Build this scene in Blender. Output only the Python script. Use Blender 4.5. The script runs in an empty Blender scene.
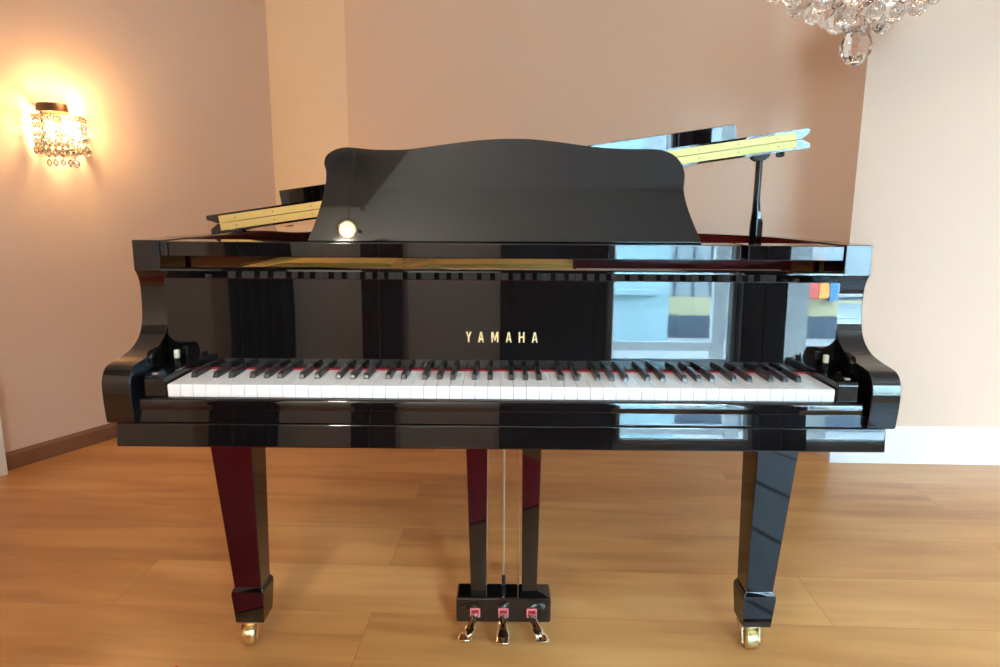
import bpy, math, random
from mathutils import Vector, Matrix
random.seed(7)
S = bpy.context.scene
COL = S.collection
PI = math.pi

# ------------------------------------------------------------------ materials
def nmat(name):
    m = bpy.data.materials.new(name); m.use_nodes = True
    nt = m.node_tree
    return m, nt, nt.nodes['Principled BSDF']

def pmat(name, col, rough=.4, metal=0., ior=1.5, bump=0., bscale=60., var=0., vscale=3., **kw):
    """principled material with procedural colour variation and bump"""
    m, nt, b = nmat(name)
    b.inputs['Base Color'].default_value = (*col, 1)
    b.inputs['Roughness'].default_value = rough
    b.inputs['Metallic'].default_value = metal
    b.inputs['IOR'].default_value = ior
    for k, v in kw.items():
        b.inputs[k.replace('_', ' ')].default_value = v
    tc = nt.nodes.new('ShaderNodeTexCoord')
    if var > 0:
        n = nt.nodes.new('ShaderNodeTexNoise'); n.inputs['Scale'].default_value = vscale
        n.inputs['Detail'].default_value = 4
        r = nt.nodes.new('ShaderNodeMix'); r.data_type = 'RGBA'
        r.inputs['A'].default_value = (*[c*(1-var) for c in col], 1)
        r.inputs['B'].default_value = (*[min(1, c*(1+var)) for c in col], 1)
        nt.links.new(tc.outputs['Object'], n.inputs['Vector'])
        nt.links.new(n.outputs['Fac'], r.inputs['Factor'])
        nt.links.new(r.outputs['Result'], b.inputs['Base Color'])
    if bump > 0:
        n2 = nt.nodes.new('ShaderNodeTexNoise'); n2.inputs['Scale'].default_value = bscale
        bp = nt.nodes.new('ShaderNodeBump'); bp.inputs['Strength'].default_value = bump
        bp.inputs['Distance'].default_value = .002
        nt.links.new(tc.outputs['Object'], n2.inputs['Vector'])
        nt.links.new(n2.outputs['Fac'], bp.inputs['Height'])
        nt.links.new(bp.outputs['Normal'], b.inputs['Normal'])
    return m

def emat(name, col, strength):
    m, nt, b = nmat(name)
    b.inputs['Base Color'].default_value = (*col, 1)
    b.inputs['Emission Color'].default_value = (*col, 1)
    b.inputs['Emission Strength'].default_value = strength
    return m

M = {}
M['lacquer'] = pmat('black_polyester', (.0035, .0033, .0035), .018, ior=1.64)
M['desk'] = pmat('desk_lacquer', (.007, .0068, .007), .03, ior=1.5)
M['under'] = pmat('black_satin', (.006, .006, .006), .35)
M['matte_black'] = pmat('matte_black_rubber', (.008, .008, .008), .75)
M['ivory'] = pmat('white_key_plastic', (.86, .86, .85), .12, ior=1.49)
M['ebony'] = pmat('black_key_plastic', (.014, .013, .013), .28, ior=1.5)
M['brass'] = pmat('polished_brass', (.60, .46, .18), .50, 1., var=.06, vscale=14)
M['screw'] = pmat('screw_brass', (.30, .22, .09), .35, 1.)
M['pedal'] = pmat('pedal_brass', (.80, .72, .56), .10, 1.)
M['castor'] = pmat('castor_brass', (.80, .68, .38), .30, 1., bump=.8, bscale=120, var=.25, vscale=60)
M['plate'] = pmat('bronze_paint', (.90, .54, .11), .40, .30, var=.1, vscale=20)
M['gilt'] = pmat('gilt_letters', (.98, .80, .42), .3, .6)
M['felt'] = pmat('red_felt', (.26, .010, .014), .95)
M['felt_rim'] = pmat('pink_red_felt', (.66, .17, .16), .9)
M['mahogany'] = pmat('red_mahogany', (.085, .006, .006), .12, var=.15, vscale=9)
M['wood_light'] = pmat('pale_maple', (.55, .40, .27), .5, var=.1, vscale=30)
M['steel'] = pmat('nickel', (.75, .75, .74), .18, 1.)
M['rod'] = pmat('pedal_rod', (.80, .72, .55), .3, 1.)
M['ivory_stop'] = pmat('ivory_button', (.70, .66, .52), .4)
M['wall'] = pmat('wall_paint', (.66, .49, .375), .75, bump=.08, bscale=220, var=.018, vscale=1.2)
M['wall_cream'] = pmat('cream_wall', (.73, .60, .455), .75, bump=.08, bscale=220, var=.015, vscale=1.2)  # lighter and yellower than the other walls
M['wall_grey'] = pmat('pale_grey_wall_paint', (.78, .78, .75), .75, bump=.08, bscale=220)
M['ceil'] = pmat('ceiling_paint', (.72, .71, .69), .8, bump=.05, bscale=150)
M['white_trim'] = pmat('white_gloss_trim', (.78, .80, .80), .4, var=.02)
M['wood_base'] = pmat('brown_baseboard', (.17, .07, .035), .3, var=.25, vscale=10)
M['dark_wood'] = pmat('dark_red_brown_wood', (.035, .014, .010), .35, var=.2, vscale=6)
M['soffit'] = pmat('brown_soffit', (.20, .155, .11), .6)
M['curtain'] = pmat('dark_curtain', (.012, .012, .011), .9)
M['bronze'] = pmat('dark_bronze', (.055, .028, .012), .45, .6)
M['chrome'] = pmat('chandelier_chrome', (.85, .83, .80), .12, 1.)
M['bulb'] = emat('warm_bulb', (1., .66, .30), 420)
M['bulb_ch'] = emat('chandelier_bulb', (1., .88, .74), 30)
M['lampface'] = emat('lamp_diffuser', (1., .95, .55), 9)
M['rug'] = pmat('red_rug', (.62, .012, .02), .95, bump=.6, bscale=300)
def added_lined_rug():
    m, nt, b = nmat('added_grey_lined_rug')
    tc = nt.nodes.new('ShaderNodeTexCoord'); mp = nt.nodes.new('ShaderNodeMapping'); mp.inputs['Rotation'].default_value = (0, 0, .5)
    wv = nt.nodes.new('ShaderNodeTexWave'); wv.inputs['Scale'].default_value = 1.1; wv.inputs['Distortion'].default_value = 1.2; wv.inputs['Detail Scale'].default_value = 1.5
    cr = nt.nodes.new('ShaderNodeValToRGB'); e = cr.color_ramp.elements
    e[0].position = .0; e[0].color = (.08, .09, .10, 1); e[1].position = .03; e[1].color = (.42, .47, .52, 1)
    nt.links.new(tc.outputs['Object'], mp.inputs[0]); nt.links.new(mp.outputs[0], wv.inputs[0]); nt.links.new(wv.outputs['Fac'], cr.inputs[0]); nt.links.new(cr.outputs[0], b.inputs['Base Color'])
    b.inputs['Roughness'].default_value = .8
    return m
M['added_grey_rug'] = added_lined_rug()
M['street'] = pmat('street_stone', (.26, .26, .255), .8, var=.15, vscale=2)
M['sky_glass_cyan'] = pmat('sky_glass_blue', (.42, .62, .66), .8, var=.06)  # blue of the sky in window glass, put into a wall colour
M['facade_yellow'] = pmat('pale_yellow_render', (.55, .48, .28), .8, var=.08)
M['facade_grey'] = pmat('pale_grey_render', (.30, .345, .355), .8, var=.08)
M['plinth'] = pmat('dark_plinth', (.045, .06, .08), .6)
M['red_sign'] = pmat('red_awning', (.45, .06, .05), .6)
M['orange_sign'] = pmat('orange_awning', (.75, .25, .05), .6)
M['blue_sign'] = pmat('blue_awning', (.05, .18, .38), .6)
def crystal(name, tint, emis=0.):
    m, nt, b = nmat(name)
    b.inputs['Base Color'].default_value = (*tint, 1)
    b.inputs['Roughness'].default_value = 0.
    b.inputs['IOR'].default_value = 1.72
    b.inputs['Transmission Weight'].default_value = 1.
    return m
M['crystal'] = crystal('clear_crystal', (1, 1, 1))
M['glass'] = None
m, nt, b = nmat('window_glass')
nt.nodes.remove(b)
out = nt.nodes['Material Output']
tr = nt.nodes.new('ShaderNodeBsdfTransparent'); gl = nt.nodes.new('ShaderNodeBsdfGlossy'); gl.inputs['Roughness'].default_value = 0
fr = nt.nodes.new('ShaderNodeFresnel'); fr.inputs['IOR'].default_value = 1.5
mx = nt.nodes.new('ShaderNodeMixShader')
tr.inputs['Color'].default_value = (.93, .97, .97, 1)
nt.links.new(fr.outputs[0], mx.inputs[0]); nt.links.new(tr.outputs[0], mx.inputs[1]); nt.links.new(gl.outputs[0], mx.inputs[2])
nt.links.new(mx.outputs[0], out.inputs[0])
M['glass'] = m

def floor_material():
    m, nt, b = nmat('oak_planks')
    N, L = nt.nodes, nt.links
    tc = N.new('ShaderNodeTexCoord')
    mp = N.new('ShaderNodeMapping'); mp.inputs['Rotation'].default_value = (0, 0, math.radians(2.0))
    mp.inputs['Location'].default_value = (.35, .07, 0)
    L.new(tc.outputs['Object'], mp.inputs['Vector'])
    br = N.new('ShaderNodeTexBrick')
    br.inputs['Scale'].default_value = 1.
    br.inputs['Brick Width'].default_value = 1.9; br.inputs['Row Height'].default_value = .24
    br.inputs['Mortar Size'].default_value = .0012; br.inputs['Mortar Smooth'].default_value = .4
    br.offset = .37
    br.inputs['Color1'].default_value = (.0, .0, .0, 1); br.inputs['Color2'].default_value = (1, 1, 1, 1)
    br.inputs['Mortar'].default_value = (.2, .2, .2, 1)
    L.new(mp.outputs[0], br.inputs['Vector'])
    # grain, stretched along the planks; shifted per plank
    sep = N.new('ShaderNodeVectorMath'); sep.operation = 'MULTIPLY_ADD'
    sep.inputs[1].default_value = (3., 7., 11.)
    L.new(br.outputs['Color'], sep.inputs[0]); L.new(mp.outputs[0], sep.inputs[2])
    mp2 = N.new('ShaderNodeMapping'); mp2.inputs['Scale'].default_value = (.8, 7.5, 1.)
    L.new(sep.outputs[0], mp2.inputs['Vector'])
    n1 = N.new('ShaderNodeTexNoise'); n1.inputs['Scale'].default_value = 1.6; n1.inputs['Detail'].default_value = 6
    n1.inputs['Distortion'].default_value = .9
    L.new(mp2.outputs[0], n1.inputs['Vector'])
    mp3 = N.new('ShaderNodeMapping'); mp3.inputs['Scale'].default_value = (.9, 2.6, 1.)
    L.new(sep.outputs[0], mp3.inputs['Vector'])
    n2 = N.new('ShaderNodeTexNoise'); n2.inputs['Scale'].default_value = 1.5; n2.inputs['Detail'].default_value = 3
    L.new(mp3.outputs[0], n2.inputs['Vector'])
    cr = N.new('ShaderNodeValToRGB')
    e = cr.color_ramp.elements
    e[0].position = .33; e[0].color = (.350, .140, .036, 1)
    e[1].position = .69; e[1].color = (.630, .330, .122, 1)
    x = cr.color_ramp.elements.new(.5); x.color = (.500, .232, .072, 1)
    ad = N.new('ShaderNodeMath'); ad.operation = 'MULTIPLY_ADD'; ad.inputs[1].default_value = .45
    L.new(n1.outputs['Fac'], ad.inputs[0])
    m2 = N.new('ShaderNodeMath'); m2.operation = 'MULTIPLY_ADD'; m2.inputs[1].default_value = .5; 
    L.new(n2.outputs['Fac'], m2.inputs[0])
    m3 = N.new('ShaderNodeMath'); m3.operation = 'MULTIPLY_ADD'; m3.inputs[1].default_value = .08; m3.inputs[2].default_value = -.02
    L.new(br.outputs['Color'], m3.inputs[0]); L.new(m3.outputs[0], m2.inputs[2]); L.new(m2.outputs[0], ad.inputs[2])
    L.new(ad.outputs[0], cr.inputs['Fac'])
    mm = N.new('ShaderNodeMix'); mm.data_type = 'RGBA'; mm.blend_type = 'MULTIPLY'
    mm.inputs['B'].default_value = (.72, .62, .52, 1)
    L.new(br.outputs['Fac'], mm.inputs['Factor']); L.new(cr.outputs[0], mm.inputs['A'])
    L.new(mm.outputs['Result'], b.inputs['Base Color'])
    b.inputs['Roughness'].default_value = .30
    bp = N.new('ShaderNodeBump'); bp.inputs['Strength'].default_value = .12; bp.inputs['Distance'].default_value = .002
    L.new(n1.outputs['Fac'], bp.inputs['Height']); L.new(bp.outputs['Normal'], b.inputs['Normal'])
    return m
M['floor'] = floor_material()

# ------------------------------------------------------------------ mesh helper
class MB:
    def __init__(s): s.v = []; s.f = []
    def add(s, vs, fs):
        k = len(s.v); s.v += [tuple(v) for v in vs]; s.f += [tuple(i+k for i in f) for f in fs]; return s
    def box(s, x0, x1, y0, y1, z0, z1):
        vs = [(x, y, z) for x in (x0, x1) for y in (y0, y1) for z in (z0, z1)]
        return s.add(vs, [(0,1,3,2), (4,6,7,5), (0,4,5,1), (2,3,7,6), (0,2,6,4), (1,5,7,3)])
    def loft(s, rings, cap=True):
        n = len(rings[0]); vs = [p for r in rings for p in r]; fs = []
        for a in range(len(rings)-1):
            for i in range(n):
                j = (i+1) % n
                fs.append((a*n+i, a*n+j, (a+1)*n+j, (a+1)*n+i))
        if cap:
            fs.append(tuple(reversed(range(n)))); fs.append(tuple((len(rings)-1)*n+i for i in range(n)))
        return s.add(vs, fs)
    def prism(s, poly, fn, a, b):
        return s.loft([[fn(u, v, a) for u, v in poly], [fn(u, v, b) for u, v in poly]])
    def tube(s, pts, r, n=10):
        pts = [Vector(p) for p in pts]; rings = []
        for i, p in enumerate(pts):
            t = (pts[min(i+1, len(pts)-1)] - pts[max(i-1, 0)]).normalized()
            a = t.orthogonal().normalized() if i == 0 else (pa - t*pa.dot(t)).normalized()
            pa = a; bq = t.cross(a); rr = r[i] if isinstance(r, (list, tuple)) else r
            rings.append([p + a*rr*math.cos(2*PI*k/n) + bq*rr*math.sin(2*PI*k/n) for k in range(n)])
        return s.loft(rings)
    def lathe(s, prof, c=(0,0,0), n=20, ax='z'):
        rings = []
        for r, h in prof:
            ring = []
            for k in range(n):
                a = 2*PI*k/n; p = (r*math.cos(a), r*math.sin(a), h)
                if ax == 'x': p = (p[2], p[0], p[1])
                if ax == 'y': p = (p[1], p[2], p[0])
                ring.append((c[0]+p[0], c[1]+p[1], c[2]+p[2]))
            rings.append(ring)
        return s.loft(rings)

def wloc(o):
    v = Vector(o.location)
    while o.parent: o = o.parent; v += Vector(o.location)
    return v

def obj(name, mb, mat, parent=None, bevel=0., seg=2, smooth=35, kind=None, label=None, weld=False):
    me = bpy.data.meshes.new(name)
    off = wloc(parent) if parent else Vector((0, 0, 0))
    me.from_pydata([tuple(Vector(v)-off) for v in mb.v], [], mb.f)
    import bmesh
    bm = bmesh.new(); bm.from_mesh(me)
    bmesh.ops.recalc_face_normals(bm, faces=bm.faces)
    bm.to_mesh(me); bm.free()
    me.materials.append(mat if not isinstance(mat, str) else M[mat])
    if smooth:
        me.polygons.foreach_set('use_smooth', [True]*len(me.polygons))
        me.set_sharp_from_angle(angle=math.radians(smooth))
    o = bpy.data.objects.new(name, me); COL.objects.link(o)
    if parent: o.parent = parent
    if bevel > 0:
        md = o.modifiers.new('bevel', 'BEVEL'); md.width = bevel; md.segments = seg
        md.limit_method = 'ANGLE'; md.angle_limit = math.radians(28); md.harden_normals = True
    if kind: o['kind'] = kind
    if label: o['label'] = label
    return o

def thing(name, loc, label, cat, group=None):
    o = bpy.data.objects.new(name, None); COL.objects.link(o)
    o.location = loc; o.empty_display_size = .1
    o['label'] = label; o['category'] = cat
    if group: o['group'] = group
    return o

def catmull(pts, n=6, closed=False):
    P = [Vector((*p, 0)) if len(p) == 2 else Vector(p) for p in pts]; out = []
    m = len(P)
    for i in range(m if closed else m-1):
        g = (lambda k: P[k % m]) if closed else (lambda k: P[max(0, min(m-1, k))])
        a, b_, c_, d = g(i-1), g(i), g(i+1), g(i+2)
        for k in range(n):
            t = k/n
            out.append(.5*((2*b_) + (c_-a)*t + (2*a-5*b_+4*c_-d)*t*t + (3*b_-a-3*c_+d)*t**3))
    if not closed: out.append(P[-1])
    return [tuple(q[:len(pts[0])]) for q in out]

YX = lambda u, v, x: (x, u, v)      # profile in (Y,Z) extruded along X
XY = lambda u, v, z: (u, v, z)      # plan outline extruded along Z

# ================================================================== ROOM
H = 2.6
def struct(name, mb, mat, **kw): return obj(name, mb, mat, kind='structure', **kw)
struct('floor', MB().box(-3.2, 4.2, -2.35, 3.2, -.06, 0), 'floor', smooth=0)
struct('ceiling', MB().box(-3.2, 4.2, -2.35, 3.2, H, H+.06), 'ceil', smooth=0)
def wallseg(name, p, q, z0=0, z1=H, t=.08, mat='wall'):
    # vertical slab whose room face runs p->q (room on the left of p->q)
    p, q = Vector((*p, 0)), Vector((*q, 0)); d = (q-p).normalized(); n = Vector((d.y, -d.x, 0))*t
    ring = lambda z: [(p.x, p.y, z), (q.x, q.y, z), (q.x+n.x, q.y+n.y, z), (p.x+n.x, p.y+n.y, z)]
    return struct(name, MB().loft([ring(z0), ring(z1)]), mat, smooth=0)

# recess behind the piano, walked right to left so the room stays on the left hand
R1, R2 = (4.1, 1.50), (1.39, 1.55)
A2 = (-1.285, 2.72)
L2 = (-2.03, 1.30)
wallseg('wall_right_pier', R1, R2)
def curved_wall(name, pts, mat, k=6):
    cv = catmull(pts, k); outer = inset(cv, -.07)
    mb = MB()
    mb.loft([[(*p, z) for p in cv] + [(*p, z) for p in reversed(outer)] for z in (0, H)])
    return struct(name, mb, mat, smooth=50)
def inset(path, d):
    out = []
    for i, p in enumerate(path):
        a = Vector(path[max(i-1, 0)]); b_ = Vector(path[min(i+1, len(path)-1)]); t = (b_-a).normalized()
        n = Vector((-t.y, t.x)); out.append((p[0]+n.x*d, p[1]+n.y*d))
    return out
# recess: the right return runs back in a soft curve into the back wall
curved_wall('wall_back', [R2, (1.386, 1.64), (1.372, 1.82), (1.350, 1.96), (1.30, 2.035), (1.19, 2.072), (1.02, 2.105), (.4, 2.21), (-.30, 2.33), (-.60, 2.383), (-.72, 2.408), (-.80, 2.44)], 'wall')
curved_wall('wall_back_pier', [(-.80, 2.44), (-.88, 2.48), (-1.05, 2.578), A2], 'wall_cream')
B1, B2 = (1.08, 2.095), (-.60, 2.385)
wallseg('wall_left_sconce', A2, L2)
wallseg('wall_left', L2, (-2.12, -2.3))
W3 = (-2.1, -1.45, .5, 2.1)  # side window added to brighten the left of the room
struct('wall_right', MB().box(4.1, 4.2, -2.42, W3[0], 0, H).box(4.1, 4.2, W3[1], 1.6, 0, H).box(4.1, 4.2, W3[0], W3[1], 0, W3[2]).box(4.1, 4.2, W3[0], W3[1], W3[3], H), 'wall_grey', smooth=0)
mb = MB()
for y in (W3[0]+.02, W3[1]-.02): mb.box(4.10, 4.15, y-.025, y+.025, W3[2], W3[3])
for z in (W3[2]+.02, W3[3]-.02): mb.box(4.10, 4.15, W3[0], W3[1], z-.025, z+.025)
w3 = struct('added_side_window', mb, 'white_trim', bevel=.003)
obj('glass_pane', MB().box(4.12, 4.124, W3[0], W3[1], W3[2], W3[3]), 'glass', w3, smooth=0)
# baseboards
def base_along(name, p, q, h, t, mat):
    p, q = Vector((*p, 0)), Vector((*q, 0)); d = (q-p).normalized(); n = Vector((-d.y, d.x, 0))
    pr = [(0, 0), (t, 0), (t, h*.82), (t*.55, h*.93), (t*.4, h), (0, h)]
    mb = MB().loft([[tuple(a + n*u + Vector((0, 0, v))) for u, v in pr] for a in (p, q)])
    return struct(name, mb, mat, smooth=0)
base_along('baseboard_left', A2, (-2.005, 1.351), .072, .018, 'wood_base')
base_along('baseboard_right', R1, R2, .16, .015, 'white_trim')
base_along('baseboard_back', B1, B2, .10, .015, 'white_trim')
# white door casing at the near end of the left wall
mb = MB(); mb.loft([[(-2.000, 1.362, z), (-2.035, 1.29, z), (-1.975, 1.262, z), (-1.945, 1.332, z)] for z in (0, 2.1)])
struct('trim_1', mb, 'white_trim', bevel=.004)

# window wall behind the camera (seen in the polished black panels)
YW = -2.30
def wf(name, x0, x1, z0, z1, mat='wall'):
    return struct(name, MB().box(x0, x1, YW-.12, YW, z0, z1), mat, smooth=0)
mb = MB()
W1 = (.59, 1.29, .28, 2.2); W2 = (1.54, 2.22, .28, 1.75)
mb.box(-2.2, W1[0], YW-.12, YW, 0, H)
mb.box(W1[0], W1[1], YW-.12, YW, W1[3], H).box(W2[0], W2[1], YW-.12, YW, W2[3], H); mb.box(W1[0], 4.2, YW-.12, YW, 0, W1[2])
mb.box(W1[1], W2[0], YW-.12, YW, W1[2], H); mb.box(W2[1], 4.2, YW-.12, YW, W1[2], H)
struct('wall_front', mb, 'wall_grey', smooth=0)
def window(name, x0, x1, z0, z1, mull=(), trans=()):
    f = MB(); fw = .022
    f.box(x0, x0+fw, YW-.07, YW+.02, z0, z1); f.box(x1-fw, x1, YW-.07, YW+.02, z0, z1)
    f.box(x0, x1, YW-.07, YW+.02, z0, z0+.02); f.box(x0, x1, YW-.07, YW+.02, z1-fw, z1)
    for x in mull: f.box(x-.034, x+.034, YW-.06, YW+.01, z0, z1)
    for z in trans: f.box(x0, x1, YW-.05, YW, z-.012, z+.012)
    w = struct(name, f, 'white_trim', bevel=.003)
    obj('glass_pane', MB().box(x0+.02, x1-.02, YW-.045, YW-.041, z0+.02, z1-.02), 'glass', w, smooth=0)
    return w
window('window_1', *W1, mull=(), trans=(1.3,))
window('window_2', *W2, mull=(), trans=(1.3,))
# dark timber posts, door and curtain on the window wall
struct('trim_2', MB().box(1.296, 1.410, YW, YW+.10, 0, H).box(1.418, 1.536, YW, YW+.10, 0, H), 'dark_wood', bevel=.004)
struct('trim_3', MB().box(-.76, -.685, YW, YW+.09, 0, 2.2).box(-.665, -.545, YW, YW+.06, 0, 2.2), 'dark_wood', bevel=.004)
d1 = MB().box(-.01, .575, YW, YW+.045, 0, 2.12)
d1.box(.06, .505, YW+.045, YW+.055, .18, .95); d1.box(.06, .505, YW+.045, YW+.055, 1.08, 2.0)
dd = struct('door_1', d1, 'dark_wood', bevel=.004)
obj('door_handle', MB().tube([(.04, YW+.05, 1.02), (.04, YW+.09, 1.02), (.12, YW+.09, 1.02)], .009), 'bronze', dd)
# curtain with folds
cp = []
for i in range(41):
    x = -1.50 + .36*i/40; cp.append((x, YW+.07+.035*math.sin(i*PI/3.2)))
mb = MB(); mb.loft([[(x+.02*math.sin(z*3), y, z) for x, y in cp] + [(x+.02*math.sin(z*3), y-.012, z) for x, y in reversed(cp)] for z in [k*.2 for k in range(0, 12)]])
cu = obj('curtain', mb, 'curtain')
cu['label'] = 'dark floor-length curtain hanging on the wall across from the piano'; cu['category'] = 'curtain'

# dropped soffit over the left front of the room
so_ = [(-.42, -1.55), (-.61, -1.89), (-.85, YW), (-2.13, YW), (-2.1, -.4), (-.42, -.4)]
struct('trim_4', MB().loft([[(x, y, z) for x, y in so_] for z in (2.47, H)]), 'soffit', smooth=0)

# the street beyond the windows
struct('outside_street', MB().box(-9, 14, -16, YW-.12, -.25, -.15), 'street', smooth=0)
def outb(name, label, cat): return thing(name, (0, -6, -.15), label, cat)
h = thing('outside_glass_standin', (1.25, -5.2, -.15), 'pale blue wall standing in for sky-bright sash glass, mirrored in the fallboard', 'house')  # blue wall added in place of the bright open sash glass
obj('wall_panel', MB().box(.55, 1.63, -5.5, -5.2, -.15, 4.2), 'sky_glass_cyan', h)
obj('low_sky_screen', MB().box(-4.0, .55, -5.48, -5.22, -.15, 1.55), 'sky_glass_cyan', h)  # unseen low wall added to block horizon sky through the left window
obj('cornice', MB().box(.50, 1.50, -5.52, -5.14, .40, .46), 'sky_glass_cyan', h, bevel=.01)
h = thing('outside_frame_standin', (1.4, -3.05, -.15), 'white frame added outdoors, standing in for the daylit window frames mirrored in the fallboard', 'frame')  # added outdoors so daylight whitens the mirrored window frame
for x0_, x1_ in ((.712, .742), (1.392, 1.478), (1.86, 2.02)):
    obj('post', MB().box(x0_, x1_, -3.08, -3.02, -.15, 2.6), 'white_trim', h, bevel=.004)
obj('low_rail', MB().box(.742, 1.392, -3.07, -3.03, .225, .285), 'white_trim', h, bevel=.004)
obj('bottom_rail', MB().box(.742, 1.392, -3.07, -3.03, -.10, -.05), 'white_trim', h, bevel=.004)
h = thing('outside_shop', (4, -6.1, -.15), 'yellow and grey shop front across the street, mirrored at the right of the fallboard', 'building')
obj('facade', MB().box(1.7, 8.3, -6.4, -6.1, .30, 3.6), 'facade_grey', h, smooth=0)
obj('yellow_band', MB().box(1.7, 8.5, -6.4, -6.05, .10, .30), 'facade_yellow', h, smooth=0)
obj('plinth', MB().box(1.7, 8.5, -6.4, -6.03, -.15, .10), 'plinth', h)
for k in range(7):
    obj('glazing_bar', MB().box(1.9+k*.2, 1.915+k*.2, -6.1, -6.08, .30, 1.6), 'plinth', h)
obj('awning', MB().box(3.30, 3.43, -6.1, -5.95, .31, .50), 'red_sign', h, label='red awning')
obj('awning', MB().box(3.44, 3.545, -6.1, -5.95, .31, .50), 'orange_sign', h, label='orange awning')
obj('awning', MB().box(3.56, 3.64, -6.1, -5.95, .28, .50), 'blue_sign', h, label='blue awning')

h = thing('outside_sky_screen', (8.8, -1, -.15), 'low grey block added to screen the sky outside the added side window', 'building')  # unseen block added to cut the low sky at the side window
obj('wall_panel', MB().box(8.6, 9.0, -7.0, 6.0, -.15, 3.3), 'facade_grey', h, smooth=0)
obj('parapet', MB().box(8.55, 9.05, -7.0, 6.0, 3.3, 3.42), 'plinth', h, smooth=0)

# red rug in front of the piano (outside the frame, it colours the polished legs)
rb = MB()
A = Vector((-.745, .195, 0)); u_ = Vector((.72, -.47, 0)).normalized(); v_ = Vector((-.60, -.72, 0)).normalized()
q = [A, A+u_*1.35, A+u_*1.35+v_*1.55, A+v_*1.25]
rb.loft([[(p.x, p.y, z) for p in q] for z in (0.0005, .008)])
rg = obj('rug', rb, 'rug', bevel=.003)
rg['label'] = 'red rug on the floor before the piano, mirrored in its left leg'; rg['category'] = 'rug'

gb = MB().box(.40, 1.9, -2.0, .165, .0005, .007)  # unseen grey sheet added to give the right leg its grey reflection
gr_ = obj('rug', gb, 'added_grey_rug', bevel=.002)
gr_['label'] = 'pale grey rug with thin dark lines, added for the reflection in the right leg'; gr_['category'] = 'rug'

# ================================================================== PIANO
P = thing('grand_piano', (0, .6, 0), 'black polished baby grand piano with raised lid on a wooden floor', 'piano')
ZT = .987; XO = .72; XI = .668
# --- rim: plan curve
right = [(.72, .24), (.72, .34), (.712, .44), (.684, .545), (.625, .64), (.545, .73), (.46, .83), (.38, .95), (.31, 1.07), (.235, 1.19), (.14, 1.31), (.02, 1.40), (-.13, 1.46), (-.30, 1.475), (-.46, 1.44), (-.60, 1.35), (-.685, 1.21), (-.72, 1.04), (-.72, .80), (-.72, .50), (-.72, .24)]
rim_o = catmull(right, 5)
def inset(path, d):
    out = []
    for i, p in enumerate(path):
        a = Vector(path[max(i-1, 0)]); b_ = Vector(path[min(i+1, len(path)-1)]); t = (b_-a).normalized()
        n = Vector((-t.y, t.x)); out.append((p[0]+n.x*d, p[1]+n.y*d))
    return out
rim_i = inset(rim_o, .052)
mb = MB(); n = len(rim_o)
vs = []
def ztop(p):
    t = max(0, min(1, (p[1]-.60)/.55)); t = t*t*(3-2*t); q = max(0, min(1, (.40-p[0])/.3))
    return ZT - .021*t*q
for (a, b_) in zip(rim_o, rim_i):
    vs += [(*a, .66), (*a, ztop(a)), (*b_, ztop(a)), (*b_, .66)]
fs = []
for i in range(n-1):
    for k in range(4): fs.append((i*4+k, i*4+(k+1) % 4, (i+1)*4+(k+1) % 4, (i+1)*4+k))
fs += [(0, 1, 2, 3), ((n-1)*4+3, (n-1)*4+2, (n-1)*4+1, (n-1)*4)]
mb.add(vs, fs)
obj('rim', mb, 'lacquer', P, bevel=.003, smooth=30)
# mahogany lining inside the rim
li = inset(rim_o, .0525); lj = inset(rim_o, .058); vs = []; fs = []
for (a, b_) in zip(li, lj): vs += [(*a, .88), (*a, ztop(a)-.0035), (*b_, ztop(a)-.0035), (*b_, .88)]
for i in range(n-1):
    for k in range(4): fs.append((i*4+k, i*4+(k+1) % 4, (i+1)*4+(k+1) % 4, (i+1)*4+k))
fs += [(0, 1, 2, 3), ((n-1)*4+3, (n-1)*4+2, (n-1)*4+1, (n-1)*4)]
obj('rim_lining', MB().add(vs, fs), 'mahogany', P, smooth=30, label='dark red wood lining inside the rim')
# soundboard floor and iron plate
inner = inset(rim_o, .06)
obj('soundboard', MB().loft([[(*p, .855) for p in inner], [(*p, .87) for p in inner]]), 'wood_light', P, smooth=0)
pl = MB()
pin = [p for p in inset(rim_o, .075) if p[1] > .27]
pl.loft([[(*p, .885) for p in pin], [(*p, .905) for p in pin]])
plate = obj('iron_plate', pl, 'plate', P, smooth=0, label='gold painted iron plate')
def flange(x0, x1, z0, z1, y=.25):
    m_ = MB().prism([(x0, z0+.004), (x0+.05, z0), (x1-.004, z0), (x1, z0+.003), (x1, z1), (x1-.006, z1+.002), (x0+.07, z1), (x0, z0+.006)], lambda u, v, yy: (u, yy, v), y, y+.14)
    return m_
obj('plate_flange', flange(-.54, -.235, .914, .934), 'plate', plate, bevel=.002)
obj('plate_flange', flange(-.225, .150, .914, .934), 'plate', plate, bevel=.002)
obj('plate_flange', MB().box(.16, .60, .25, .262, .921, .926), 'wood_light', plate, bevel=.002, label='pale wooden block line beside the plate')
obj('plate_rail', MB().box(.155, .63, .275, .287, .895, .946), 'mahogany', plate, label='dark red wooden rail behind the pale line')
st = MB()
for k in range(60):
    x = -.58 + k*.0185; y1 = 1.36 - max(0, x+.30)*1.02
    st.tube([(x, .30, .925), (x*.8-.03, max(.5, y1), .925)], .0007, 4)
so = obj('strings', st, 'steel', P, kind='stuff')

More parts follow.
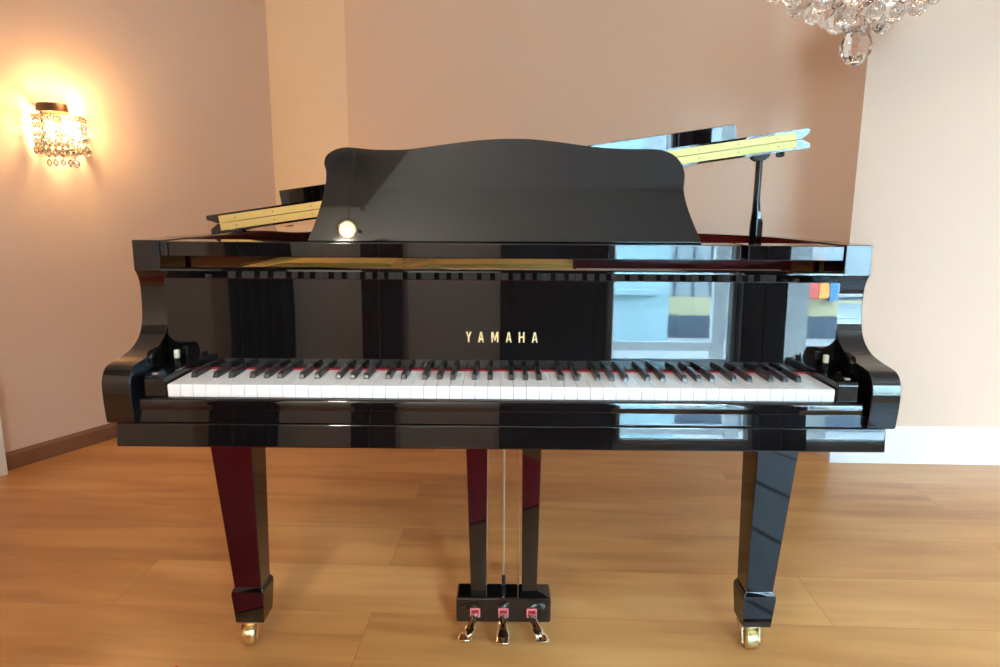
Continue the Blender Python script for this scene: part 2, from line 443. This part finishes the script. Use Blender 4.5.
# --- keybed, key slip and rails
def raked(z0, z1, y0, y1, k=.095): return [(y0, z0), (y0+(z1-z0)*k, z1), (y1, z1), (y1, z0)]
obj('keybed', MB().prism(raked(.6145, .6595, -.0165, .28), YX, -.7085, .7085), 'lacquer', P, bevel=.003)
obj('key_slip_rail', MB().prism(raked(.6600, .6845, -.0095, .02), YX, -.668, .668), 'lacquer', P, bevel=.0015)
slip = [(-.0125, .6848), (-.0125, .692), (-.0125, .699), (-.0105, .704), (-.007, .7062), (-.0025, .7065), (-.0025, .6848)]
obj('key_slip', MB().prism(slip, YX, -.661, .661), 'lacquer', P, bevel=.001)
obj('key_frame', MB().box(-.615, .615, .004, .14, .660, .702), 'under', P, smooth=0)

# --- arms with the S curve
armp = [(.1195, ZT), (.1195, .9265)] + catmull([(.123, .9255), (.1315, .911), (.136, .890), (.1345, .846), (.126, .815), (.110, .795), (.082, .7795), (.046, .772), (.012, .768), (-.008, .7635), (-.0200, .751), (-.0255, .732), (-.0250, .70), (-.0210, .6645)], 5) + [(-.017, .6605), (.26, .6605), (.26, ZT)]
for sx in (-1, 1):
    obj('arm', MB().prism(armp, YX, sx*XI, sx*XO), 'lacquer', P, bevel=.0035, seg=3, smooth=25)
    kb = [(.0, .661), (.0, .738), (.004, .7425), (.012, .7435), (.118, .7435), (.118, .661)]
    b_ = obj('key_block', MB().prism(kb, YX, sx*.6185, sx*.657), 'lacquer', P, bevel=.002)
    obj('block_knob', MB().lathe([(.0045, 0), (.0072, .002), (.0072, .004), (.005, .006), (.001, .0063)], (sx*.641, .014, .7435), 16), 'steel', b_)
    # small ivory stop on the inside of the arm
    obj('fallboard_stop', MB().box(sx*.642-.0045, sx*.642+.0045, .101, .110, .7560, .7725), 'ivory_stop', b_, bevel=.0015, label='small ivory coloured stop')
    obj('stop_post', MB().box(sx*.642-.004, sx*.642+.004, .1015, .1095, .7430, .7562), 'under', b_)

# --- fallboard (open, almost upright) with the gilt letters
tl = math.radians(1.0)
yb = .122
def fy(z): return yb + (z-.739)*math.tan(tl)
fb = [(fy(.7335)+.003, .7335), (fy(.736), .736), (fy(.9125), .9125), (fy(.9125)-.0005, .914), (fy(.93)-.0125, .9285), (fy(.93)-.012, .932), (fy(.93)-.008, .9345), (fy(.93)+.022, .9345), (fy(.93)+.022, .7335)]
fall = obj('fallboard', MB().prism(fb, YX, -.6655, .6655), 'lacquer', P, smooth=0)
obj('name_felt', MB().box(-.612, .612, .1195, .135, .7304, .7330), 'felt', P, smooth=0, label='red felt strip behind the keys')
# lettering
def letter_poly(ch):
    w, h, t = .62, 1., .17      # in units of letter height
    if ch == 'Y':
        return [[(0, h), (.20, h), (.31, .62), (.42, h), (.62, h), (.40, .46), (.40, 0), (.22, 0), (.22, .46)]]
    if ch == 'A':
        return [[(0, 0), (.21, h), (.41, h), (.62, 0), (.45, 0), (.40, .24), (.22, .24), (.17, 0)], ]
    if ch == 'M':
        return [[(0, 0), (0, h), (.22, h), (.37, .45), (.52, h), (.74, h), (.74, 0), (.58, 0), (.58, .66), (.42, .12), (.32, .12), (.16, .66), (.16, 0)]]
    if ch == 'H':
        return [[(0, 0), (0, h), (.17, h), (.17, .60), (.45, .60), (.45, h), (.62, h), (.62, 0), (.45, 0), (.45, .43), (.17, .43), (.17, 0)]]
import bmesh
def letter_obj(ch, xc, z0, hh):
    poly = letter_poly(ch)[0]; wd = max(p[0] for p in poly)
    bm = bmesh.new()
    holes = []
    pts = [(xc + (x-wd/2)*hh*.9, z0 + z*hh) for x, z in poly]
    if ch == 'A':
        # two legs, a crossbar and the cap around a triangular counter
        def quad(q): 
            vs = [bm.verts.new((xc + (x-wd/2)*hh*.9, fy(z0+z*hh)-.0006, z0+z*hh)) for x, z in q]; bm.faces.new(vs)
        quad([(0, 0), (.21, 1), (.31, .80), (.17, 0)]); quad([(.62, 0), (.45, 0), (.31, .80), (.41, 1)])
        quad([(.21, 1), (.41, 1), (.31, .80)]); quad([(.20, .22), (.42, .22), (.39, .36), (.23, .36)])
    else:
        vs = [bm.verts.new((x, fy(z)-.0006, z)) for x, z in pts]; f = bm.faces.new(vs)
        bmesh.ops.triangulate(bm, faces=[f])
    bmesh.ops.recalc_face_normals(bm, faces=bm.faces)
    me = bpy.data.meshes.new('letter')
    off = wloc(P)
    r = bmesh.ops.extrude_face_region(bm, geom=list(bm.faces))
    for e in r['geom']:
        if isinstance(e, bmesh.types.BMVert): e.co.y += .0012
    for v in bm.verts: v.co -= off
    bmesh.ops.recalc_face_normals(bm, faces=bm.faces)
    bm.to_mesh(me); bm.free(); me.materials.append(M['gilt'])
    o = bpy.data.objects.new('letter', me); COL.objects.link(o); o.parent = fall
    return o
for ch, px in zip('YAMAHA', (468.4, 480.7, 494.6, 508.5, 521.4, 534.6)):
    letter_obj(ch, (px-503.2)*.00199+.0046, .7890, .0212)

# --- keys
WK = .0236
x0 = -26*WK
names = ['A', 'B'] + list('CDEFGAB')*7 + ['C']
off_b = {'A': .0025, 'C': -.0030, 'D': .0030, 'F': -.0035, 'G': 0.}
for i, nm in enumerate(names):
    a, b_ = x0+i*WK+.00035, x0+(i+1)*WK-.00035
    kp = [(.0, .7065), (-.0008, .7245), (-.0004, .7282), (.0018, .7300), (.13, .7300), (.13, .7065)]
    obj('white_key', MB().prism(kp, YX, a, b_), 'ivory', P, bevel=.0007, seg=2)
for i, nm in enumerate(names[:-1]):
    if nm in off_b:
        xc = x0+(i+1)*WK+off_b[nm]
        w0, w1 = .0055, .0045
        ring = lambda y, z, w: (xc, y, z, w)
        prof = [(.0500, .7285), (.0525, .7375), (.0560, .7412), (.130, .7420), (.130, .7285)]
        mb = MB()
        lw = {.7285: w0}
        L = [(xc-(w0 if z < .73 else w1), y, z) for y, z in prof]; Rr = [(xc+(w0 if z < .73 else w1), y, z) for y, z in prof]
        mb.loft([L, Rr])
        obj('black_key', mb, 'ebony', P, bevel=.0013, seg=2)

# --- front rail below the music desk
obj('desk_rail', MB().box(-.650, .4656, .1205, .21, .9555, .9850), 'lacquer', P, bevel=.002)
obj('rail_end', MB().box(.479, .6655, .1205, .21, .9555, .9850), 'lacquer', P, bevel=.002)
obj('rail_end', MB().box(-.6665, -.6515, .1205, .21, .9555, .9850), 'lacquer', P, bevel=.002)
obj('rail_bridge', MB().box(-.667, .667, .212, .235, .950, .9835), 'mahogany', P, bevel=.001)

# --- music desk
th = .26
P0 = Vector((0, .172, .9862)); upv = Vector((0, math.sin(th), math.cos(th))); nv = Vector((0, -math.cos(th), math.sin(th)))
dp = [(-.3931, -.0014), (-.378, .0377), (-.367, .0768), (-.3598, .112), (-.3586, .141), (-.3632, .1597), (-.3590, .1754), (-.3436, .1872), (-.3213, .1930), (-.2947, .1916), (-.26, .1888), (-.2049, .1889), (-.1582, .1945), (-.1073, .2021), (-.0564, .2088), (-.0157, .2122), (.0251, .2135), (.0659, .2121), (.1169, .2069), (.1678, .1999), (.2085, .1956), (.2593, .1936), (.3, .1938), (.3265, .1912), (.3487, .1814), (.3647, .1628), (.3705, .14), (.3681, .109), (.3738, .0781), (.3855, .0433), (.403, .0)]
dpt = catmull(dp, 4)
mb = MB().loft([[tuple(P0 + Vector((x, 0, 0)) + upv*s + nv*o_) for x, s in dpt] for o_ in (0, -.014)])
desk = obj('music_desk', mb, 'desk', P, bevel=.0015, smooth=25)
for x, s in ((-.2825, .066), (-.2860, .019)):
    c = P0 + Vector((x, 0, 0)) + upv*s
    mb = MB()
    mb.loft([[tuple(c + Vector((r*math.cos(2*PI*k/14), 0, 0)) + upv*(r*math.sin(2*PI*k/14)) + nv*hh) for k in range(14)] for r, hh in ((.0042, .0), (.0042, .002), (.003, .0032))])
    obj('desk_peg', mb, 'matte_black', desk)
# desk support strut behind
obj('desk_strut', MB().tube([P0+Vector((0, .10, 0)), P0+upv*.12-nv*.02], .006), 'under', desk)

# --- lid: hinged along the left side
al = math.atan2(.2146, 1.447)
LO = Vector((-.717, .528, 1.0085)); lu = Vector((math.cos(al), 0, math.sin(al))); lw_ = Vector((-math.sin(al), 0, math.cos(al)))
def lid(u, y, w): return tuple(LO + lu*u + Vector((0, y-.528, 0)) + lw_*w)
mo = [(1.488, .530), (1.455, .58), (1.395, .665), (1.30, .76), (1.21, .865), (1.13, .98), (1.06, 1.095), (.985, 1.215), (.885, 1.335), (.76, 1.425), (.60, 1.49), (.42, 1.505), (.25, 1.47), (.10, 1.375), (.01, 1.23), (-.022, 1.05), (-.022, .80), (-.022, .530)]
mo_s = [mo[0]] + catmull(mo, 4)[1:]
cx, cy = .7, .9
def shrink(path, d):
    out = []
    for x, y in path:
        nx = x - math.copysign(min(d, abs(x-cx)), x-cx)
        ny = y if y < .6 else y - d*.6
        out.append((nx, ny))
    return out
ms = shrink(mo_s, .019)
mid = shrink(mo_s, .009)
mb = MB().loft([[lid(x, y, -.0235) for x, y in shrink(mo_s, .003)], [lid(x, y, -.0215) for x, y in mo_s], [lid(x, y, -.0125) for x, y in mo_s], [lid(x, y, -.007) for x, y in mid], [lid(x, y, -.0008) for x, y in ms]])
main = obj('lid', mb, 'lacquer', P, smooth=25)
fp = [(-.0275, .530), (1.490, .530), (1.490, .93), (-.0275, .93)]
fi = [(-.003, .530), (1.4685, .530), (1.4685, .93), (-.003, .93)]
fm = [(-.014, .530), (1.480, .530), (1.480, .93), (-.014, .93)]
mb = MB().loft([[lid(x, y, .0008) for x, y in fi], [lid(x, y, .007) for x, y in fm], [lid(x, y, .0125) for x, y in fp], [lid(x, y, .0215) for x, y in fp], [lid(x, y, .0235) for x, y in [(-.024, .530), (1.486, .530), (1.486, .93), (-.024, .93)]]])
flap = obj('lid_flap', mb, 'lacquer', P, smooth=20)
obj('flap_lip', MB().loft([[lid(x, y, w) for x, y in [(.048, .908), (1.440, .908), (1.440, .93), (.048, .93)]] for w in (.0237, .0835)]), 'lacquer', flap, bevel=.002)
for w0, w1, par in ((-.0185, -.0006, main), (.0006, .0185, flap)):
    hb = obj('brass_hinge', MB().loft([[lid(x, y, w) for x, y in [(.004, .5272), (1.4545, .5272), (1.4545, .5298), (.004, .5298)]] for w in (w0, w1)]), 'brass', par, bevel=.0004, label='long brass hinge strip')
for w, par in ((-.0098, main), (.0098, flap)):
    for k in range(15):
        u = .045 + k*.0975
        c = Vector(lid(u, .5271, w))
        mb = MB(); mb.loft([[tuple(c + lu*(r*math.cos(2*PI*j/10)) + lw_*(r*math.sin(2*PI*j/10)) + Vector((0, -dd_, 0))) for j in range(10)] for r, dd_ in ((.0022, 0), (.0018, .0008))])
        obj('hinge_screw', mb, 'screw', par)
mb = MB(); c = Vector(lid(1.420, .545, -.0237))
mb.loft([[tuple(c + lu*(r*math.cos(2*PI*j/16)) + Vector((0, r*math.sin(2*PI*j/16), 0)) - lw_*dd_) for j in range(16)] for r, dd_ in ((.009, 0), (.0105, .004), (.0095, .010), (.005, .012))])
obj('lid_bumper', mb, 'matte_black', main)
mb = MB().box(-.688, -.663, .500, .540, .9872, .9945).box(-.684, -.667, .53, .56, .9872, .9905)
obj('lid_hinge_block', mb, 'under', P, bevel=.001)
mb = MB().box(-.715, -.685, 1.0, 1.05, .9872, .9905)
obj('lid_hinge_block', mb, 'under', P, bevel=.001)
# prop stick
px_ = .6255
zt = 1.0085 + (px_+.717)*math.tan(al) - .0275
pr = MB().loft([[(x0_, .499, z), (x0_*.56+x1_*.44, .4915, z), (x1_, .4955, z), (x1_, .508, z), (x0_, .508, z)] for z, x0_, x1_ in ((.93, .613, .644), (1.02, .6150, .644), (1.045, .6175, .637), (1.08, .6185, .6325), (zt-.006, .6190, .6325))])
prop = obj('lid_prop', pr, 'lacquer', P, bevel=.002)
mb = MB().loft([[(px_-hw, .488, zt+dz+(-hw)*.148), (px_+hw, .488, zt+dz+hw*.148), (px_+hw, .512, zt+dz+hw*.148), (px_-hw, .512, zt+dz-hw*.148)] for hw, dz in ((.009, -.011), (.019, -.004), (.0215, .0025))])
obj('prop_cup', mb, 'matte_black', prop, smooth=0)

# --- legs
def leg(cx, cy, ct):
    rings = [(.66, .0485, ct), (.52, .047, ct+(cx-ct)*.10), (.155, .0320, cx)]
    mb = MB().loft([[(x-s, cy-s, z), (x+s, cy-s, z), (x+s, cy+s, z), (x-s, cy+s, z)] for z, s, x in reversed(rings)])
    lg = obj('leg', mb, 'lacquer', P, bevel=.0025)
    mb = MB().loft([[(cx-s, cy-s, z), (cx+s, cy-s, z), (cx+s, cy+s, z), (cx-s, cy+s, z)] for z, s in ((.066, .0335), (.140, .0385), (.149, .0378), (.160, .0315))])
    obj('leg_foot', mb, 'lacquer', lg, bevel=.002)
    fx = cx; cx = cx-.008
    c = MB()
    c.lathe([(.020, .0665), (.028, .065), (.029, .060), (.024, .053), (.012, .050)], (cx, cy, 0), 20)
    for e in (-1, 1):
        c.loft([[(cx+e*.0185, cy-.016, .058), (cx+e*.0225, cy-.016, .058), (cx+e*.0225, cy+.014, .058), (cx+e*.0185, cy+.014, .058)], [(cx+e*.0185, cy-.026, .020), (cx+e*.0225, cy-.026, .020), (cx+e*.0225, cy-.004, .020), (cx+e*.0185, cy-.004, .020)]])
    ca = obj('castor', c, 'castor', lg, label='brass castor')
    w = MB().lathe([(.008, -.016), (.020, -.016), (.0245, -.011), (.0255, 0), (.0245, .011), (.020, .016), (.008, .016)], (cx, cy-.014, .0256), 24, 'x')
    obj('castor_wheel', w, 'castor', lg, bevel=.001)
    return lg
leg(-.600, .305, -.613); leg(.619, .305, .630); leg(-.085, 1.22, -.085)

# --- pedal lyre
for sx, (xa, xb) in ((-1, (-.084, -.0515)), (1, (.0985, .0745))):
    rings = []
    for z in (.098, .25, .45, .62):
        t = (z-.10)/.52
        c = (xb*(1-t)+ (xb+(.0055*sx))*t) if False else None
    lo = {-1: (-.0715, -.0335), 1: (.0560, .0935)}[sx]; hi = {-1: (-.0865, -.030), 1: (.052, .1005)}[sx]
    mb = MB().loft([[(a, .350, z), (b_, .350, z), (b_, .378, z), (a, .378, z)] for z, (a, b_) in ((.099, lo), (.62, hi))])
    obj('lyre_post', mb, 'lacquer', P, bevel=.002)
pb = MB().box(-.1075, .1285, .330, .402, .034, .1005)
box = obj('pedal_box', pb, 'lacquer', P, bevel=.006, seg=3)
obj('lyre_top', MB().box(-.12, .14, .32, .42, .59, .615), 'lacquer', P, bevel=.002)
for x, x2, r in ((.0085, .0105, .0034), (-.0325, -.0350, .0030), (.0490, .0480, .0016)):
    obj('pedal_rod', MB().tube([(x2, .392, .095), (x, .392, .60)], r, 10), 'rod', P, label='thin brass pedal rod')
obj('rod_socket', MB().lathe([(.005, .10), (.005, .125), (.0038, .13)], (.0105, .392, 0), 12), 'under', box)
def pedal(xr, xt, yt):
    pts = catmull([(xr, .36, .060), (xr, .325, .0605), (xr+(xt-xr)*.18, .300, .060), (xr+(xt-xr)*.62, .275, .050), (xt, yt+.018, .0385), (xt+(xt-xr)*.12, yt, .036)], 9)
    rings = []
    m_ = len(pts)
    for i, p in enumerate(pts):
        t = i/(m_-1); p = Vector(p)
        a = Vector(pts[min(i+1, m_-1)]) - Vector(pts[max(i-1, 0)]); a.normalize()
        sd = Vector((-a.y, a.x, 0)).normalized()
        wdt = .0085 + .0115*max(0, (t-.35)/.65)**.8
        if t > .80: wdt *= math.sqrt(max(.04, 1-((t-.80)/.20)**2))
        up = sd.cross(a)*-1 if sd.cross(a).z < 0 else sd.cross(a)
        hh = .0055*(1 if t < .9 else .8)
        ring = []
        for k in range(12):
            g = 2*PI*k/12; ring.append(tuple(p + sd*(wdt*math.cos(g)) + up*(hh*math.sin(g))))
        rings.append(ring)
    o = obj('pedal', MB().loft(rings), 'pedal', P, smooth=60, label='brass pedal')
    fr_ = MB()
    for (a, b_, c, d) in ((-.0125, .0125, .070, .0735), (-.0125, .0125, .0495, .053), (-.0125, -.0095, .053, .070), (.0095, .0125, .053, .070)):
        fr_.box(xr+a, xr+b_, .3275, .331, c, d)
    obj('pedal_felt', fr_, 'felt_rim', box, smooth=0, label='red felt frame around the pedal slot')
    obj('pedal_slot', MB().box(xr-.0095, xr+.0095, .3288, .3302, .053, .070), 'felt', box, smooth=0)
pedal(-.0600, -.0815, .250); pedal(.0105, .0095, .240); pedal(.0810, .1025, .247)

# ================================================================== SCONCE on the left wall
ad = Vector((A2[0]-L2[0], A2[1]-L2[1], 0)).normalized(); nd = Vector((ad.y, -ad.x, 0))
SB = Vector(L2 + (0,)) + ad*0
tpar = (Vector((-1.85, 1.69, 0)) - SB).dot(ad)
SC = SB + ad*tpar; SC.z = 1.24
sc = thing('wall_sconce', SC, 'lit crystal wall sconce with bronze cap on the left wall', 'lamp')
def sw(a, n_, z): return tuple(SC + ad*a + nd*n_ + Vector((0, 0, z)))
def sbox(mb, a0, a1, n0, n1, z0, z1):
    return mb.loft([[sw(a0, n0, z), sw(a1, n0, z), sw(a1, n1, z), sw(a0, n1, z)] for z in (z0, z1)])
obj('back_plate', sbox(MB(), -.055, .055, .001, .012, .02, .20), 'bronze', sc, bevel=.002)
mb = MB(); arc = [(.060*math.cos(t)-.02, .075*math.sin(t)+.012) for t in [PI*k/12 for k in range(13)]]
mb.loft([[sw(a*s, .012+(n_-.012)*s, z) for a, n_ in arc] for z, s in ((.176, 1.0), (.206, .92), (.210, .85))])
obj('cap', mb, 'bronze', sc, bevel=.001, label='dark bronze cap')
mb = MB(); mb.tube([sw(.098*math.cos(t), .012+.11*math.sin(t), .160) for t in [PI*k/16 for k in range(17)]], .0035, 8)
mb.tube([sw(.098*math.cos(t), .012+.11*math.sin(t), .03) for t in [PI*k/16 for k in range(17)]], .0025, 8)
obj('ring_frame', mb, 'brass', sc)
def bead(mb, c, rx, rz, n=6):
    pr_ = [(.02, -rz), (rx*.62, -rz*.62), (rx, -.05*rz), (rx*.72, rz*.55), (.05*rx, rz)]
    return mb.lathe([(max(.0004, r if r != .02 else .0006), h) for r, h in pr_], c, n)
ns = 15
for k in range(ns):
    t = PI*(k+.5)/ns
    mb = MB()
    for j in range(5):
        bead(mb, sw(.098*math.cos(t), .012+.11*math.sin(t), .150-.031*j), .0105 if j < 4 else .013, .0145 if j < 4 else .02)
    obj('crystal_strand', mb, 'crystal', sc, smooth=0)
for k in range(7):
    t = PI*(k+.5)/7
    mb = MB()
    for j in range(5): bead(mb, sw(.055*math.cos(t), .012+.065*math.sin(t), .120-.036*j), .012, .016)
    obj('crystal_strand', mb, 'crystal', sc, smooth=0)
for a, n_, z in ((-.045, .05, .105), (.0, .075, .12), (.05, .05, .10)):
    b_ = MB().lathe([(.002, -.03), (.013, -.018), (.016, 0), (.010, .02), (.001, .034)], sw(a, n_, z), 12)
    obj('bulb', b_, 'bulb', sc)
def point(name, loc, power, col, r=.02):
    l = bpy.data.lights.new(name, 'POINT'); l.energy = power; l.color = col; l.shadow_soft_size = r
    o = bpy.data.objects.new(name, l); COL.objects.link(o); o.location = loc; return o
def spot(name, loc, target, power, col, ang, blend=1., r=.01):
    l = bpy.data.lights.new(name, 'SPOT'); l.energy = power; l.color = col; l.spot_size = ang; l.spot_blend = blend; l.shadow_soft_size = r
    o = bpy.data.objects.new(name, l); COL.objects.link(o); o.location = loc
    o.rotation_euler = (Vector(target)-Vector(loc)).to_track_quat('-Z', 'Y').to_euler(); return o
WARM = (1., .56, .22)
point('sconce_light', sw(0, .16, .10), 5, WARM, .05)
for k, (a, z) in enumerate(((-.075, .275), (.02, .29), (.085, .235))):
    spot('sconce_added_upspot', sw(a, .075, .215), sw(a, .0, z+.02), .9, (1., .62, .28), math.radians(62), 1.)  # spots without a fixture, added for glow patches above the sconce
spot('sconce_added_downspot', sw(0.03, .10, -.005), sw(.02, .0, -.05), .4, (1., .62, .28), math.radians(70), 1.)  # added spot, no fixture, for the glow under the sconce
point('sconce_glow', sw(0, .10, .235), 2.2, WARM, .04)

# ================================================================== CHANDELIER
CC = Vector((1.066, .95, 1.465))
ch = thing('chandelier', (CC.x, CC.y, 1.47), 'crystal chandelier of clear glass drops hanging at upper right', 'chandelier')
def faceted(rx, rz, n=9):
    mb = MB()
    prf = [(.0008, -rz), (rx*.55, -rz*.82), (rx*.9, -rz*.42), (rx, -.02*rz), (rx*.86, rz*.38), (rx*.5, rz*.74), (.0012, rz)]
    mb.lathe(prf, (0, 0, 0), n); return mb
def mesh_only(mb, mat, name):
    me = bpy.data.meshes.new(name); me.from_pydata(mb.v, [], mb.f); me.materials.append(M[mat])
    bm = bmesh.new(); bm.from_mesh(me); bmesh.ops.recalc_face_normals(bm, faces=bm.faces); bm.to_mesh(me); bm.free()
    return me
def pear(rx, rz, n=11):
    prf = [(.0008, -rz), (rx*.42, -rz*.90), (rx*.80, -rz*.62), (rx, -.20*rz), (rx*.93, rz*.15), (rx*.66, rz*.5), (rx*.32, rz*.80), (.0012, rz)]
    return MB().lathe(prf, (0, 0, 0), n)
drop_me = [mesh_only(pear(.031, .038, 18), 'crystal', 'crystal_drop'), mesh_only(pear(.025, .038), 'crystal', 'crystal_drop'), mesh_only(faceted(.018, .026, 8), 'crystal', 'crystal_drop')]
drop_me[0].polygons.foreach_set('use_smooth', [True]*len(drop_me[0].polygons))
fin = mesh_only(faceted(.046, .056, 10), 'crystal', 'finial_ball')
def drop(me, x, y, z, name='crystal_drop', rz=0):
    o = bpy.data.objects.new(name, me); COL.objects.link(o); o.parent = ch; o.location = (x, y, z); o.rotation_euler.z = rz
    return o
drop(fin, -.016, 0, .062, 'finial_ball')
cnt = 0
tiers = [(.045, .128, 5, 2), (.076, .147, 6, 0), (.140, .180, 9, 0), (.204, .216, 11, 0), (.264, .268, 14, 0), (.105, .222, 7, 1), (.170, .265, 11, 1), (.230, .310, 14, 1), (.304, .302, 16, 0)]
for ti, (r, z, n_, kind) in enumerate(tiers):
    for k in range(n_):
        a = 2*PI*(k+.37*ti)/n_
        if cnt >= 98: break
        drop(drop_me[kind], r*math.cos(a), r*math.sin(a), z+random.uniform(-.006, .006), rz=random.random()*3); cnt += 1
for (r, z, n_, kind) in tiers:
    mb = MB(); zz = z + (.040, .042, .031)[kind]
    ring = [(CC.x+r*math.cos(2*PI*k/28), CC.y+r*math.sin(2*PI*k/28), CC.z+zz+.004) for k in range(29)]
    mb.tube(ring, .0035, 6)
    obj('ring', mb, 'chrome', ch)
mb = MB().lathe([(.012, .14), (.012, .45), (.05, .46), (.05, .50), (.012, .52), (.010, 1.06), (.07, 1.07), (.075, 1.128), (.01, 1.1285)], tuple(CC), 24)
obj('stem', mb, 'chrome', ch)
for k in range(6):
    a = 2*PI*k/6
    mb = MB().tube([(CC.x+.01*math.cos(a), CC.y+.01*math.sin(a), CC.z+.48), (CC.x+.16*math.cos(a), CC.y+.16*math.sin(a), CC.z+.47), (CC.x+.275*math.cos(a), CC.y+.275*math.sin(a), CC.z+.318)], .005, 8)
    obj('arm', mb, 'chrome', ch)
for k in range(5):
    a = 2*PI*(k+.5)/5
    mb = MB().lathe([(.004, -.03), (.016, -.015), (.019, 0), (.012, .022), (.002, .04)], (CC.x+.13*math.cos(a), CC.y+.13*math.sin(a), CC.z+.40), 14)
    obj('bulb', mb, 'bulb_ch', ch)
point('chandelier_light', (CC.x, CC.y, CC.z+.62), 1.2, (1., .62, .36), .10)

# ================================================================== PENDANT behind the camera, mirrored in the music desk
PC = Vector((-.79, -1.70, 2.0))
pe = thing('pendant_lamp', (PC.x, PC.y, 1.95), 'small round lit pendant lamp on a cord, mirrored in the music desk', 'lamp')
ax = (Vector((-.315, .18, 1.01)) - PC).normalized()
def disc(mb, r0, prof):
    a = ax.orthogonal().normalized(); b_ = ax.cross(a)
    return mb.loft([[tuple(PC + a*(r*math.cos(2*PI*k/28)) + b_*(r*math.sin(2*PI*k/28)) + ax*hh) for k in range(28)] for r, hh in prof])
obj('shade', disc(MB(), 0, [(.012, -.06), (.045, -.04), (.056, .0), (.055, .004), (.042, .003)]), 'bronze', pe)
obj('diffuser', disc(MB(), 0, [(.040, .001), (.040, .004), (.02, .008), (.002, .009)]), 'lampface', pe)
obj('cord', MB().tube([(PC.x, PC.y, PC.z+.03), (PC.x, PC.y, H)], .0035, 8), 'brass', pe)

point('pendant_light', PC + ax*.03 + Vector((0, 0, -.12)), 60, (1., .90, .77), .05)

# ================================================================== LIGHT
w = bpy.data.worlds.new('daylight'); S.world = w; w.use_nodes = True
bg = w.node_tree.nodes['Background']
tcw = w.node_tree.nodes.new('ShaderNodeTexCoord'); sx_ = w.node_tree.nodes.new('ShaderNodeSeparateXYZ'); rp = w.node_tree.nodes.new('ShaderNodeValToRGB')
w.node_tree.links.new(tcw.outputs['Generated'], sx_.inputs[0]); w.node_tree.links.new(sx_.outputs['Z'], rp.inputs[0])
rp.color_ramp.elements[0].position = 0.0; rp.color_ramp.elements[0].color = (.68, .85, 1.0, 1)
rp.color_ramp.elements[1].position = .8; rp.color_ramp.elements[1].color = (.55, .77, 1.0, 1)
w.node_tree.links.new(rp.outputs[0], bg.inputs['Color'])
bg.inputs['Strength'].default_value = 128.0
for (x0_, x1_, z0_, z1_) in (W1, W2):
    l = bpy.data.lights.new('daylight_portal', 'AREA'); l.shape = 'RECTANGLE'; l.size = x1_-x0_; l.size_y = z1_-z0_
    l.cycles.is_portal = True
    o = bpy.data.objects.new('daylight_portal', l); COL.objects.link(o)
    o.location = ((x0_+x1_)/2, YW-.13, (z0_+z1_)/2); o.rotation_euler = (PI/2, 0, 0)

l = bpy.data.lights.new('daylight_portal', 'AREA'); l.shape = 'RECTANGLE'; l.size = W3[3]-W3[2]; l.size_y = W3[1]-W3[0]
l.cycles.is_portal = True
o = bpy.data.objects.new('daylight_portal', l); COL.objects.link(o)
o.location = (4.21, (W3[0]+W3[1])/2, (W3[2]+W3[3])/2); o.rotation_euler = (0, PI/2, 0)

# ================================================================== CAMERA
cam = bpy.data.cameras.new('camera'); co = bpy.data.objects.new('camera', cam); COL.objects.link(co)
r_ = Vector((1.0, .0044, .0070)); f_ = Vector((-.0031, .9831, -.1828)).normalized()
r_ = (r_ - f_*r_.dot(f_)).normalized(); up = r_.cross(f_)
co.matrix_world = Matrix(((r_.x, up.x, -f_.x, .0019), (r_.y, up.y, -f_.y, -1.218), (r_.z, up.z, -f_.z, 1.0564), (0, 0, 0, 1)))
cam.sensor_width = 36; cam.lens = 36*.68447; cam.clip_start = .05
S.camera = co
S.view_settings.view_transform = 'Standard'; S.view_settings.look = 'None'; S.view_settings.gamma = 1
S.view_settings.use_curve_mapping = False
S.view_settings.exposure = 0.38
S.cycles.use_denoising = True
S.cycles.max_bounces = 14; S.cycles.diffuse_bounces = 6; S.cycles.glossy_bounces = 6; S.cycles.transmission_bounces = 12
S.cycles.caustics_refractive = True; S.cycles.caustics_reflective = False
S.cycles.sample_clamp_indirect = 6.0
